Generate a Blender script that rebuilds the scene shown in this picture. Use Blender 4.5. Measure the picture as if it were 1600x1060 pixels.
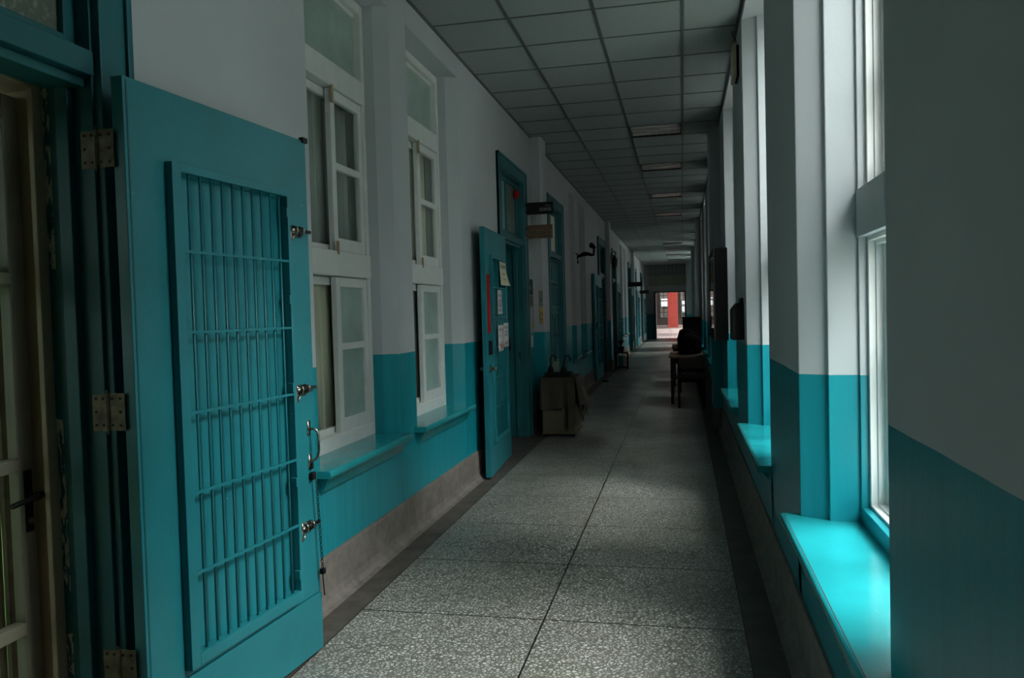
import bpy, bmesh, math, random
from mathutils import Vector, Matrix
random.seed(7)
for o in list(bpy.data.objects): bpy.data.objects.remove(o)
SC = bpy.context.scene
COL = SC.collection

# ------------------------------------------------------------------ camera
F_PX, YAW, PITCH, ROLL, CAM_H = 1234.0, 0.21309, 0.03286, -0.02730, 1.40
_f = Vector((-math.sin(YAW)*math.cos(PITCH), math.cos(YAW)*math.cos(PITCH), -math.sin(PITCH)))
_r0 = Vector((math.cos(YAW), math.sin(YAW), 0)); _u0 = _r0.cross(_f)
_r = math.cos(ROLL)*_r0 + math.sin(ROLL)*_u0
_u = _r.cross(_f)
cd = bpy.data.cameras.new('camera'); cam = bpy.data.objects.new('camera', cd); COL.objects.link(cam)
cd.sensor_fit = 'HORIZONTAL'; cd.sensor_width = 36; cd.lens = 36*F_PX/1600; cd.clip_start = .05; cd.clip_end = 300
M3 = Matrix((_r, _u, -_f)).transposed()
cam.matrix_world = Matrix.Translation((0, 0, CAM_H)) @ M3.to_4x4()
SC.camera = cam

# ------------------------------------------------------------------ world: overcast daylight
w = bpy.data.worlds.new('overcast_sky'); SC.world = w; w.use_nodes = True
nt = w.node_tree; nt.nodes.clear()
wo = nt.nodes.new('ShaderNodeOutputWorld'); bg = nt.nodes.new('ShaderNodeBackground')
tc = nt.nodes.new('ShaderNodeTexCoord'); sx = nt.nodes.new('ShaderNodeSeparateXYZ'); cr = nt.nodes.new('ShaderNodeValToRGB')
nt.links.new(tc.outputs['Generated'], sx.inputs[0]); nt.links.new(sx.outputs['Z'], cr.inputs[0])
cr.color_ramp.elements[0].position = 0.0; cr.color_ramp.elements[0].color = (.035, .045, .042, 1)
cr.color_ramp.elements[1].position = .74; cr.color_ramp.elements[1].color = (.93, .96, 1.0, 1)
e = cr.color_ramp.elements.new(.12); e.color = (.060, .070, .070, 1)      # trees round the court, bright sky above them
e = cr.color_ramp.elements.new(.5); e.color = (.17, .185, .19, 1)
nt.links.new(cr.outputs[0], bg.inputs[0]); bg.inputs[1].default_value = 19
nt.links.new(bg.outputs[0], wo.inputs[0])
sl = bpy.data.lights.new('added_sky_lobe', 'SUN'); sl.energy = 8.5; sl.angle = math.radians(36); sl.color = (1, .97, .95)
so_ = bpy.data.objects.new('added_sky_lobe', sl); COL.objects.link(so_)   # added sun lobe, stands in for brighter sky on the near floor
so_.rotation_euler = Vector((.60, -.12, .72)).to_track_quat('Z', 'Y').to_euler()
sl = bpy.data.lights.new('added_grazing_sun', 'SUN'); sl.energy = 5.5; sl.angle = math.radians(60); sl.color = (1, .98, .98)
so_ = bpy.data.objects.new('added_grazing_sun', sl); COL.objects.link(so_)      # second added sun, grazes in to brighten the window frames
so_.rotation_euler = Vector((.30, -.86, .42)).to_track_quat('Z', 'Y').to_euler()
SC.view_settings.view_transform = 'Standard'; SC.view_settings.look = 'None'
SC.view_settings.gamma = 1.0; SC.view_settings.use_curve_mapping = False
SC.view_settings.exposure = 0.06

WL, WR, CZ, PAINT_L, PAINT_R = -1.73, .445, 3.47, 1.165, 1.128
FLOOR_L, FLOOR_M, FLOOR_R = -1.525, -.643, .2385
ROW0, ROWP = 3.4904, .7934
Y0, Y1 = -5.0, 38.0          # corridor ends
RIGHT_WINDOWS = [(1.90, 3.29), (4.36, 5.86), (6.87, 8.42), (9.85, 11.1), (12.2, 13.6), (14.75, 16.15), (17.25, 18.6),
                 (20.1, 21.5), (22.7, 24.1), (25.3, 26.7), (29.6, 31.0), (32.3, 33.7)]
RW_Z0, RW_Z1 = .56, 3.30
for a, b in RIGHT_WINDOWS:      # daylight portals lie in the window openings
    ld = bpy.data.lights.new('window_portal', 'AREA'); ld.shape = 'RECTANGLE'; ld.size = RW_Z1-RW_Z0; ld.size_y = b-a
    ld.cycles.is_portal = True
    lo = bpy.data.objects.new('window_portal', ld); COL.objects.link(lo)
    lo.location = (.86, (a+b)/2, (RW_Z0+RW_Z1)/2)
    lo.rotation_euler = (0, math.pi/2, 0)
ld = bpy.data.lights.new('gate_portal', 'AREA'); ld.shape = 'RECTANGLE'; ld.size = 1.5; ld.size_y = 2.3; ld.cycles.is_portal = True
lo = bpy.data.objects.new('gate_portal', ld); COL.objects.link(lo); lo.location = (-.6, 38.4, 1.1); lo.rotation_euler = (-math.pi/2, 0, 0)

# ------------------------------------------------------------------ materials
def new_mat(name):
    m = bpy.data.materials.new(name); m.use_nodes = True
    nt = m.node_tree; b = nt.nodes['Principled BSDF']
    return m, nt, b
def N(nt, t, **k):
    n = nt.nodes.new(t)
    for a, v in k.items():
        if a in n.inputs: n.inputs[a].default_value = v
        else: setattr(n, a, v)
    return n
def mathn(nt, op, a, b=None, c=None):
    n = nt.nodes.new('ShaderNodeMath'); n.operation = op
    for i, v in enumerate((a, b, c)):
        if v is None: continue
        if isinstance(v, (int, float)): n.inputs[i].default_value = v
        else: nt.links.new(v, n.inputs[i])
    return n.outputs[0]
def mixc(nt, fac, a, b):
    n = nt.nodes.new('ShaderNodeMix'); n.data_type = 'RGBA'
    for s, v in ((0, fac), (6, a), (7, b)):
        if isinstance(v, (int, float)): n.inputs[s].default_value = v
        elif isinstance(v, tuple): n.inputs[s].default_value = v if len(v) == 4 else v+(1,)
        else: nt.links.new(v, n.inputs[s])
    return n.outputs[2]
def pos(nt):
    g = nt.nodes.new('ShaderNodeNewGeometry'); return g.outputs['Position']
def xyz(nt, v):
    s = nt.nodes.new('ShaderNodeSeparateXYZ'); nt.links.new(v, s.inputs[0]); return s.outputs
def noise(nt, scale, detail=4, vec=None, rough=.55):
    n = nt.nodes.new('ShaderNodeTexNoise'); n.inputs['Scale'].default_value = scale; n.inputs['Detail'].default_value = detail
    n.inputs['Roughness'].default_value = rough
    nt.links.new(vec if vec is not None else pos(nt), n.inputs['Vector']); return n.outputs['Fac']
def ramp(nt, fac, p0, p1, c0=(0, 0, 0, 1), c1=(1, 1, 1, 1)):
    r = nt.nodes.new('ShaderNodeValToRGB'); e = r.color_ramp.elements
    e[0].position = p0; e[0].color = c0; e[1].position = p1; e[1].color = c1
    nt.links.new(fac, r.inputs[0]); return r.outputs[0]
def bump(nt, b, h, strength=.1, dist=.01):
    n = nt.nodes.new('ShaderNodeBump'); n.inputs['Strength'].default_value = strength; n.inputs['Distance'].default_value = dist
    nt.links.new(h, n.inputs['Height']); nt.links.new(n.outputs[0], b.inputs['Normal'])
def simple(name, col, rough=.5, metal=0, var=.12, scale=9, bmp=0, spec=None):
    m, nt, b = new_mat(name)
    n = noise(nt, scale)
    c0 = tuple(max(0, x*(1-var)) for x in col); c1 = tuple(min(1, x*(1+var)) for x in col)
    nt.links.new(ramp(nt, n, .3, .7, c0+(1,), c1+(1,)), b.inputs['Base Color'])
    b.inputs['Roughness'].default_value = rough; b.inputs['Metallic'].default_value = metal
    if spec is not None: b.inputs['Specular IOR Level'].default_value = spec
    if bmp: bump(nt, b, noise(nt, scale*6), bmp, .004)
    return m

TEAL = (.008, .265, .315); WHITE = (.60, .63, .635)
def wall_mat(name, paint_z):
    m, nt, b = new_mat(name)
    P = pos(nt); z = xyz(nt, P)[2]
    wob = mathn(nt, 'MULTIPLY', mathn(nt, 'SUBTRACT', noise(nt, 5, 2, P), .5), .006)
    fac = mathn(nt, 'GREATER_THAN', mathn(nt, 'ADD', z, wob), paint_z)
    var = noise(nt, 1.3, 5, P)
    white = ramp(nt, var, .3, .7, (.44, .465, .47, 1), (.50, .525, .53, 1))
    # brushed gloss paint with vertical strokes
    mp = nt.nodes.new('ShaderNodeMapping'); mp.inputs['Scale'].default_value = (22, 22, .8); nt.links.new(P, mp.inputs[0])
    st = noise(nt, 1, 4, mp.outputs[0])
    teal = ramp(nt, st, .3, .7, (.007, .235, .285, 1), (.010, .285, .335, 1))
    nt.links.new(mixc(nt, fac, teal, white), b.inputs['Base Color'])
    r = mathn(nt, 'ADD', mathn(nt, 'MULTIPLY', fac, .28), .30); b.inputs['Specular IOR Level'].default_value = .35
    nt.links.new(r, b.inputs['Roughness'])
    h = mathn(nt, 'ADD', mathn(nt, 'MULTIPLY', noise(nt, 45, 3, P), .4), mathn(nt, 'ADD', mathn(nt, 'MULTIPLY', noise(nt, 2.2, 3, P), 3), mathn(nt, 'MULTIPLY', st, .5)))
    bump(nt, b, h, .22, .006)
    return m
M = {}
M['wall_l'] = wall_mat('painted_wall_left_side', PAINT_L)
M['wall_r'] = wall_mat('painted_wall_right_side', PAINT_R)
def teal_mat(name, c, rough, chips=.0):
    m, nt, b = new_mat(name); P = pos(nt)
    n = noise(nt, 2.5, 5, P)
    base = ramp(nt, n, .3, .72, tuple(x*.85 for x in c)+(1,), tuple(x*1.12 for x in c)+(1,))
    if chips:
        k = noise(nt, 55, 3, P); k2 = noise(nt, 6, 2, P)
        f = mathn(nt, 'MULTIPLY', mathn(nt, 'GREATER_THAN', k, .755), mathn(nt, 'GREATER_THAN', k2, .5))
        base = mixc(nt, mathn(nt, 'MULTIPLY', f, chips), base, (.42, .45, .42))
    nt.links.new(base, b.inputs['Base Color']); b.inputs['Roughness'].default_value = rough
    bump(nt, b, mathn(nt, 'ADD', noise(nt, 70, 2, P), mathn(nt, 'MULTIPLY', noise(nt, 8, 2, P), 2)), .14, .004)
    return m
M['teal'] = teal_mat('teal_gloss_sill_paint', (.014, .29, .32), .17)
M['leaf'] = teal_mat('teal_door_enamel', (.014, .195, .228), .36, 1)
M['dleaf'] = teal_mat('dark_teal_frame_enamel', (.012, .12, .135), .38, 0)
# frame with old paint flaking off down to cream wood
m, nt, b = new_mat('flaking_dark_teal_enamel'); P = pos(nt); X, Yy, Z = xyz(nt, P)
mp = nt.nodes.new('ShaderNodeMapping'); mp.inputs['Scale'].default_value = (60, 60, 14); nt.links.new(P, mp.inputs[0])
k = noise(nt, 1, 5, mp.outputs[0], .7); band = mathn(nt, 'LESS_THAN', mathn(nt, 'ABSOLUTE', mathn(nt, 'ADD', X, 1.905)), .014)
k3 = noise(nt, 2.2, 2, P)
f = mathn(nt, 'MULTIPLY', mathn(nt, 'MULTIPLY', mathn(nt, 'GREATER_THAN', k, .50), band), mathn(nt, 'GREATER_THAN', k3, .46))
nt.links.new(mixc(nt, f, (.010, .13, .15), (.70, .64, .46)), b.inputs['Base Color']); b.inputs['Roughness'].default_value = .45
bump(nt, b, mathn(nt, 'MULTIPLY', f, -1), .5, .003); M['flake'] = m
M['white'] = simple('white_window_enamel', (.66, .67, .64), .38, var=.05, scale=12, bmp=.05)
M['white_r'] = simple('lit_white_enamel', (.82, .82, .80), .35, var=.04, scale=12, bmp=.04)  # lighter copy of the window enamel, window brightness put into the colour
M['cream'] = simple('cream_painted_wood', (.36, .33, .24), .45, var=.10, scale=5, bmp=.06)
M['casing'] = simple('tan_painted_casing', (.56, .42, .27), .45, var=.08, scale=4)
M['tan2'] = simple('brown_screen_wood', (.20, .145, .095), .5, var=.2, scale=20)
M['tan'] = simple('bare_tan_wood', (.36, .25, .14), .5, var=.2, scale=20, bmp=.08)
# terrazzo floor
m, nt, b = new_mat('terrazzo_floor'); P = pos(nt); X, Yy, Z = xyz(nt, P)
def vor(scale, feat):
    v = nt.nodes.new('ShaderNodeTexVoronoi'); v.feature = feat; v.inputs['Scale'].default_value = scale
    return v
dn = nt.nodes.new('ShaderNodeTexNoise'); dn.inputs['Scale'].default_value = 60; dn.inputs['Detail'].default_value = 2; nt.links.new(P, dn.inputs['Vector'])
va = nt.nodes.new('ShaderNodeVectorMath'); va.operation = 'MULTIPLY_ADD'; nt.links.new(dn.outputs['Color'], va.inputs[0]); va.inputs[1].default_value = (.012, .012, 0); nt.links.new(P, va.inputs[2])
vd = vor(58, 'DISTANCE_TO_EDGE'); nt.links.new(va.outputs[0], vd.inputs['Vector'])
vc = vor(58, 'F1'); nt.links.new(va.outputs[0], vc.inputs['Vector'])
chip = ramp(nt, vd.outputs['Distance'], .10, .2)
cc = xyz(nt, vc.outputs['Color'])[0]
chipc = ramp(nt, cc, .0, 1.0, (.36, .35, .325, 1), (.68, .665, .62, 1))
small = ramp(nt, noise(nt, 260, 2, P), .45, .62)
chipc = mixc(nt, mathn(nt, 'MULTIPLY', small, .35), chipc, (.16, .155, .13))
mat_ = mixc(nt, chip, (.15, .145, .125), chipc)
dirt = ramp(nt, noise(nt, 1.1, 5, P), .34, .66, (.62, .64, .60, 1), (1, 1, 1, 1))
mm = nt.nodes.new('ShaderNodeMix'); mm.data_type = 'RGBA'; mm.blend_type = 'MULTIPLY'; mm.inputs[0].default_value = 1
nt.links.new(mat_, mm.inputs[6]); nt.links.new(dirt, mm.inputs[7]); terr = mm.outputs[2]
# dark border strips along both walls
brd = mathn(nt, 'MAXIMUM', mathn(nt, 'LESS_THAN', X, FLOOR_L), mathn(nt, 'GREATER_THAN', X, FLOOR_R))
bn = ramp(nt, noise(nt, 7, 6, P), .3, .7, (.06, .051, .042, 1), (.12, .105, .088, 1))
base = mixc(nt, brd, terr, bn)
def near(v, c, wdt): return mathn(nt, 'LESS_THAN', mathn(nt, 'ABSOLUTE', mathn(nt, 'SUBTRACT', v, c)), wdt)
ml = mathn(nt, 'MODULO', mathn(nt, 'ADD', mathn(nt, 'SUBTRACT', Yy, ROW0), ROWP*40), ROWP)
row = mathn(nt, 'MULTIPLY', near(ml, .005, .0050), mathn(nt, 'SUBTRACT', 1, brd))
jn = mathn(nt, 'MAXIMUM', near(X, FLOOR_L, .0035), mathn(nt, 'MAXIMUM', near(X, FLOOR_M, .0042), mathn(nt, 'MAXIMUM', near(X, FLOOR_R, .003), row)))
nt.links.new(mixc(nt, jn, base, (.012, .011, .009)), b.inputs['Base Color'])
rr = ramp(nt, noise(nt, 1.7, 5, P), .35, .68, (.31, .31, .31, 1), (.44, .44, .44, 1))
nt.links.new(mixc(nt, brd, rr, (.55, .55, .55)), b.inputs['Roughness'])
bump(nt, b, mathn(nt, 'ADD', mathn(nt, 'MULTIPLY', jn, -4), noise(nt, 1.6, 3, P)), .12, .004)
M['floor'] = m
m, nt, b = new_mat('stone_wash_skirting'); P = pos(nt)
nt.links.new(ramp(nt, noise(nt, 9, 8, P, .7), .3, .72, (.125, .105, .088, 1), (.25, .222, .195, 1)), b.inputs['Base Color'])
b.inputs['Roughness'].default_value = .75; bump(nt, b, noise(nt, 130, 3, P), .3, .004); M['stone'] = m
m, nt, b = new_mat('mineral_ceiling_tile'); P = pos(nt)
nt.links.new(ramp(nt, noise(nt, 220, 3, P), .35, .6, (.24, .27, .255, 1), (.32, .35, .335, 1)), b.inputs['Base Color'])
b.inputs['Roughness'].default_value = .9; bump(nt, b, noise(nt, 160, 3, P), .3, .003); M['tile'] = m
M['tbar'] = simple('grey_tee_bar', (.085, .10, .095), .5, var=.05)
M['concrete'] = simple('grey_pebble_render', (.60, .58, .54), .9, var=.3, scale=60, bmp=.5)
M['dark'] = simple('black_lacquer', (.008, .007, .007), .55, spec=.25)
M['darkwood'] = simple('dark_brown_wood', (.014, .010, .008), .5, var=.3, spec=.3)
M['matte'] = simple('matte_black_cloth', (.006, .006, .006), .95, spec=.02)
M['iron'] = simple('black_iron', (.015, .013, .013), .5, .6)
M['steel'] = simple('tarnished_steel', (.32, .29, .25), .3, 1, var=.35, scale=60)
M['brass'] = simple('worn_hinge_steel', (.16, .13, .085), .5, .55, var=.4, scale=30, bmp=.2)
M['chrome'] = simple('polished_reflector', (.85, .80, .80), .08, 1, var=.02)
M['tube'] = simple('fluorescent_tube', (.75, .72, .72), .25, var=.02)
M['paperw'] = simple('white_paper', (.62, .61, .60), .7, var=.05)
M['paperc'] = simple('cream_paper', (.66, .62, .44), .7, var=.05)
M['papery'] = simple('yellow_paper', (.50, .40, .13), .7, var=.1)
M['paperg'] = simple('pale_green_paper', (.26, .31, .25), .7, var=.1)
M['ink'] = simple('black_ink', (.03, .03, .03), .6)
M['redink'] = simple('red_ink', (.45, .10, .09), .6)
M['red'] = simple('red_tape', (.42, .010, .010), .7, var=.08, spec=.15)
M['redcol'] = simple('red_painted_column', (.40, .045, .03), .6, var=.15, scale=6)
M['woodsign'] = simple('pale_wood_sign', (.23, .15, .085), .5, var=.15, scale=14)
M['brownboard'] = simple('brown_board', (.13, .075, .045), .6, var=.25)
M['cloth'] = simple('olive_cloth', (.055, .050, .034), .9, var=.15, scale=8, bmp=.25)
M['cabinet'] = simple('khaki_steel_cabinet', (.13, .115, .065), .5, var=.06)
M['plastic'] = simple('yellowed_plastic', (.50, .44, .30), .4, var=.1)
M['plantm'] = simple('dark_leaf', (.012, .03, .016), .6, var=.4)
M['pink'] = simple('pink_terrace_tile', (.62, .50, .47), .5, var=.12, scale=5)
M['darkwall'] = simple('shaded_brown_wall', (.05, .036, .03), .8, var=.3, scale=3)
M['rail'] = simple('beige_air_curtain', (.30, .29, .21), .5, var=.1)
M['slat'] = simple('aluminium_slat', (.62, .63, .61), .5, 0, var=.1)
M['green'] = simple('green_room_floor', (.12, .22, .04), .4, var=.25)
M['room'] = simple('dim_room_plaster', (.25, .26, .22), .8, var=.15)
M['earth'] = simple('courtyard_paving', (.20, .21, .19), .8, var=.2, scale=2)
def curtain_mat(name, c):
    m, nt, b = new_mat(name); P = pos(nt)
    mp = nt.nodes.new('ShaderNodeMapping'); mp.inputs['Scale'].default_value = (1, 55, .6); nt.links.new(P, mp.inputs[0])
    nt.links.new(ramp(nt, noise(nt, 1, 3, mp.outputs[0]), .3, .7, tuple(x*.72 for x in c)+(1,), tuple(x*1.15 for x in c)+(1,)), b.inputs['Base Color'])
    b.inputs['Roughness'].default_value = .9; return m
M['curt_b'] = curtain_mat('beige_curtain_cloth', (.80, .71, .54))
M['curt_g'] = curtain_mat('grey_mesh_curtain_cloth', (.43, .42, .39))
M['curt_w'] = curtain_mat('white_curtain_cloth', (.72, .72, .64))
# glass: thin, lets light straight through
def glass_mat(name, tint, gl=.12):
    m = bpy.data.materials.new(name); m.use_nodes = True; nt = m.node_tree; nt.nodes.clear()
    out = nt.nodes.new('ShaderNodeOutputMaterial'); mx = nt.nodes.new('ShaderNodeMixShader')
    t = nt.nodes.new('ShaderNodeBsdfTransparent'); t.inputs[0].default_value = tint+(1,)
    g = nt.nodes.new('ShaderNodeBsdfGlossy'); g.inputs['Roughness'].default_value = .02
    fr = nt.nodes.new('ShaderNodeLayerWeight'); fr.inputs[0].default_value = .5
    sch = mathn(nt, 'MULTIPLY_ADD', mathn(nt, 'POWER', fr.outputs['Facing'], 5), .5, .03)
    nt.links.new(sch, mx.inputs[0]); nt.links.new(t.outputs[0], mx.inputs[1]); nt.links.new(g.outputs[0], mx.inputs[2])
    nt.links.new(mx.outputs[0], out.inputs[0]); return m
M['glass'] = glass_mat('clear_window_glass', (.93, .97, .96))
def frosted(name, c, sc):
    m, nt, b = new_mat(name); P = pos(nt)
    nt.links.new(ramp(nt, noise(nt, sc, 5, P), .3, .7, tuple(x*.8 for x in c)+(1,), tuple(x*1.2 for x in c)+(1,)), b.inputs['Base Color'])
    b.inputs['Roughness'].default_value = .32; return m
M['frost'] = frosted('frosted_green_glass', (.32, .42, .375), 4)
M['frost2'] = frosted('dusty_frosted_glass', (.15, .18, .14), 9)
m, nt, b = new_mat('dust_splashed_glass'); P = pos(nt)
k = noise(nt, 26, 6, P, .75); z = xyz(nt, P)[2]
low = ramp(nt, z, 2.22, 2.55, (1, 1, 1, 1), (0, 0, 0, 1)) if False else mathn(nt, 'MULTIPLY_ADD', z, -2.2, 5.75)
f = ramp(nt, mathn(nt, 'ADD', k, mathn(nt, 'MULTIPLY', low, .12)), .60, .78)
nt.links.new(mixc(nt, f, (.12, .145, .11), (.42, .44, .36)), b.inputs['Base Color']); b.inputs['Roughness'].default_value = .4; M['splash'] = m

# ------------------------------------------------------------------ mesh builder
class MB:
    def __init__(s): s.bm = bmesh.new()
    def _q(s, vs, mi=0):
        f = s.bm.faces.new(vs); f.material_index = mi; return f
    def box(s, x0, x1, y0, y1, z0, z1, mi=0, mat=None):
        c = [(x, y, z) for z in (z0, z1) for y in (y0, y1) for x in (x0, x1)]
        if mat is not None: c = [mat @ Vector(p) for p in c]
        v = [s.bm.verts.new(p) for p in c]
        for q in ((0, 2, 3, 1), (4, 5, 7, 6), (0, 1, 5, 4), (2, 6, 7, 3), (0, 4, 6, 2), (1, 3, 7, 5)): s._q([v[i] for i in q], mi)
        return s
    def prism(s, poly, z0, z1, mi=0):            # plan outline (x,y) raised between z0 and z1
        a = [s.bm.verts.new((x, y, z0)) for x, y in poly]; b = [s.bm.verts.new((x, y, z1)) for x, y in poly]
        n = len(poly)
        for i in range(n): s._q([a[i], a[(i+1) % n], b[(i+1) % n], b[i]], mi)
        s._q(a[::-1], mi); s._q(b, mi); return s
    def sweep_y(s, prof, y0, y1, mi=0):           # profile (x,z) swept along y
        a = [s.bm.verts.new((x, y0, z)) for x, z in prof]; b = [s.bm.verts.new((x, y1, z)) for x, z in prof]
        n = len(prof)
        for i in range(n): s._q([a[i], a[(i+1) % n], b[(i+1) % n], b[i]], mi)
        s._q(a[::-1], mi); s._q(b, mi); return s
    def tube(s, pts, r, seg=8, mi=0, closed=False):
        pts = [Vector(p) for p in pts]; rings = []
        n = len(pts); rs = r if isinstance(r, (list, tuple)) else [r]*n
        up = None
        for i, p in enumerate(pts):
            if closed: t = pts[(i+1) % n]-pts[i-1]
            else: t = pts[min(i+1, n-1)]-pts[max(i-1, 0)]
            t.normalize()
            if up is None:
                up = Vector((0, 0, 1)) if abs(t.z) < .9 else Vector((1, 0, 0))
            a = t.cross(up)
            if a.length < 1e-4: a = t.orthogonal()
            a.normalize(); bb = a.cross(t).normalized(); up = bb
            rings.append([s.bm.verts.new(p+(a*math.cos(2*math.pi*k/seg)+bb*math.sin(2*math.pi*k/seg))*rs[i]) for k in range(seg)])
        m = n if closed else n-1
        for i in range(m):
            A, B = rings[i], rings[(i+1) % n]
            for k in range(seg): s._q([A[k], A[(k+1) % seg], B[(k+1) % seg], B[k]], mi)
        if not closed:
            s._q(rings[0][::-1], mi); s._q(rings[-1], mi)
        return s
    def lathe(s, prof, c, seg=20, mi=0):           # profile (r,z) around vertical axis at c
        rings = []
        for r, z in prof:
            rings.append([s.bm.verts.new((c[0]+r*math.cos(2*math.pi*k/seg), c[1]+r*math.sin(2*math.pi*k/seg), c[2]+z)) for k in range(seg)])
        for i in range(len(rings)-1):
            for k in range(seg): s._q([rings[i][k], rings[i][(k+1) % seg], rings[i+1][(k+1) % seg], rings[i+1][k]], mi)
        s._q(rings[0][::-1], mi); s._q(rings[-1], mi); return s
    def build(s, name, mats, parent=None, bevel=0, smooth=False, mat4=None):
        me = bpy.data.meshes.new(name)
        if mat4 is not None: s.bm.transform(mat4)
        bmesh.ops.recalc_face_normals(s.bm, faces=s.bm.faces)
        s.bm.to_mesh(me); s.bm.free()
        o = bpy.data.objects.new(name, me); COL.objects.link(o)
        for mm in (mats if isinstance(mats, (list, tuple)) else [mats]): me.materials.append(mm)
        if parent is not None: o.parent = parent; o.matrix_parent_inverse = parent.matrix_world.inverted() if False else Matrix.Identity(4)
        if bevel:
            b = o.modifiers.new('soft_edges', 'BEVEL'); b.width = bevel; b.segments = 2; b.limit_method = 'ANGLE'
        if smooth:
            for p in me.polygons: p.use_smooth = True
        return o
def tag(o, label, cat, group=None, kind=None):
    o['label'] = label; o['category'] = cat
    if group: o['group'] = group
    if kind: o['kind'] = kind
    return o
def empty(name, loc=(0, 0, 0), rz=0, parent=None):
    o = bpy.data.objects.new(name, None); COL.objects.link(o); o.location = loc; o.rotation_euler = (0, 0, rz); o.empty_display_size = .1
    if parent: o.parent = parent
    return o
def struct(o): o['kind'] = 'structure'; return o
def local(parent_loc, rz=0):   # world -> parent space
    return (Matrix.Translation(parent_loc) @ Matrix.Rotation(rz, 4, 'Z')).inverted()
def text(name, body, size, mat, parent, matrix, align='CENTER', ext=.0006, xs=1):
    c = bpy.data.curves.new(name, 'FONT'); c.body = body; c.size = size; c.extrude = ext; c.align_x = align; c.align_y = 'CENTER'
    c.resolution_u = 2
    tmp = bpy.data.objects.new(name, c); COL.objects.link(tmp); bpy.context.view_layer.update()
    me = bpy.data.meshes.new_from_object(tmp); bpy.data.objects.remove(tmp); me.materials.clear(); me.materials.append(mat)
    o = bpy.data.objects.new(name, me); COL.objects.link(o); o.parent = parent
    o.matrix_local = matrix @ Matrix.Diagonal((xs, 1, 1, 1)); return o
def basis(origin, xdir, ydir):
    x = Vector(xdir).normalized(); y = Vector(ydir).normalized(); z = x.cross(y)
    m = Matrix((x, y, z)).transposed().to_4x4(); m.translation = Vector(origin); return m

# ================================================================== SETTING
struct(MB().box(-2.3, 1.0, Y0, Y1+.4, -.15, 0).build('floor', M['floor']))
LIGHT_ROWS = [7, 11, 16, 21, 34, 39, 43, 48]     # tile rows that hold a troffer
TX0, TY0 = .0417, 4.9058
mb = MB(); xs = [-1.75, TX0-1.8, TX0-1.2, TX0-.6, TX0, .52]
r0 = int((Y0-TY0)/.6)-1; r1 = int((Y1-TY0)/.6)+2
for r in range(r0, r1):
    ya, yb = TY0+.6*r, TY0+.6*(r+1); ya = max(ya, Y0-.1); yb = min(yb, Y1+.2)
    if yb <= ya: continue
    for i in range(5):
        if i == 3 and r in LIGHT_ROWS: continue
        mb.box(xs[i], xs[i+1], ya, yb, CZ+.004, CZ+.02)
mb.box(-2.2, 1.1, Y0-.1, Y1+.5, CZ+.35, CZ+.4)
ceil = struct(mb.build('ceiling', M['tile']))
mb = MB()
for x in xs[1:5]: mb.box(x-.012, x+.012, Y0-.1, Y1+.2, CZ-.002, CZ+.0075)
for r in range(r0, r1):
    y = TY0+.6*r
    if Y0 < y < Y1:
        for i in range(5): mb.box(xs[i]+(.012 if i else 0), xs[i+1]-.012, y-.007, y+.007, CZ-.0005, CZ+.0055)
mb.box(WL-.01, WL+.022, Y0-.1, Y1, CZ-.004, CZ+.004); mb.box(WR-.02, WR+.01, Y0-.1, Y1, CZ-.004, CZ+.004)
mb.build('tee_bar_grid', M['tbar'], ceil)

# left wall: openings (y0,y1,z0,z1)
LW = [(3.52, 4.655), (4.96, 6.17), (12.55, 13.15), (13.75, 14.6), (22.9, 23.8), (24.4, 25.3)]   # windows
LW_Z0, LW_Z1 = .645, 3.30
DOORS_L = [(.35, 2.12, 2.98), (7.60, 8.74, 2.85), (10.45, 11.58, 2.85), (16.85, 18.2, 2.85), (20.2, 21.2, 2.85), (26.3, 27.5, 2.85), (29.6, 30.8, 2.85), (34.3, 35.5, 2.85)]
ops = sorted([(a, b, LW_Z0, LW_Z1) for a, b in LW]+[(a, b, 0, h) for a, b, h in DOORS_L])
mb = MB(); y = Y0-.1; BX = WL-.34; sp = 0
for a, b, z0, z1 in ops:
    sa = .045 if z0 > 0 else 0
    mb.prism([(WL, y), (WL-.09, y-sp), (BX, y-sp), (BX, a+sa), (WL-.09, a+sa), (WL, a)], 0, CZ+.35); sp = sa
    if z0 > 0: mb.box(BX, WL-.0005, a+.001, b-.001, 0, z0)
    mb.box(BX, WL, a, b, z1, CZ+.35); y = b
mb.box(BX, WL, y, Y1+.3, 0, CZ+.35)
mb.prism([(WL-.02, 9.27), (WL+.115, 9.27), (WL+.135, 9.30), (WL+.135, 9.60), (WL+.05, 9.72), (WL-.02, 9.72)], 0, CZ+.02)
mb.box(WL-.02, WL+.10, 18.5, 19.0, 0, CZ+.02); mb.box(WL-.02, WL+.10, 28.2, 28.7, 0, CZ+.02)
struct(mb.build('wall_left', M['wall_l'], bevel=.004))
# right wall
mb = MB(); y = Y0-.1; XO = .88
def rpier(a, b):   # between the far edge of one window and the near edge of the next, splayed reveals
    mb.prism([(WR, a), (WR+.095, a-.045), (WR+.10, a-.065), (XO, a-.085), (XO, b+.085), (WR+.10, b+.065), (WR+.095, b+.045), (WR, b)], 0, CZ+.35)
for a, b in RIGHT_WINDOWS:
    rpier(y, a)
    mb.box(WR, XO, a-.08, b+.08, 0, RW_Z0-.04); mb.box(WR+.001, XO, a-.08, b+.08, RW_Z1+.12, CZ+.35); y = b
rpier(y, Y1+.3)
for a in (9.37, 18.8, 28.2): mb.box(.33, WR+.02, a, a+.42, 0, CZ+.02)
struct(mb.build('wall_right', M['wall_r'], bevel=.004))
struct(MB().box(-2.1, 1.0, Y0-.3, Y0, 0, CZ+.35).build('wall_near', M['wall_l']))
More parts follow.
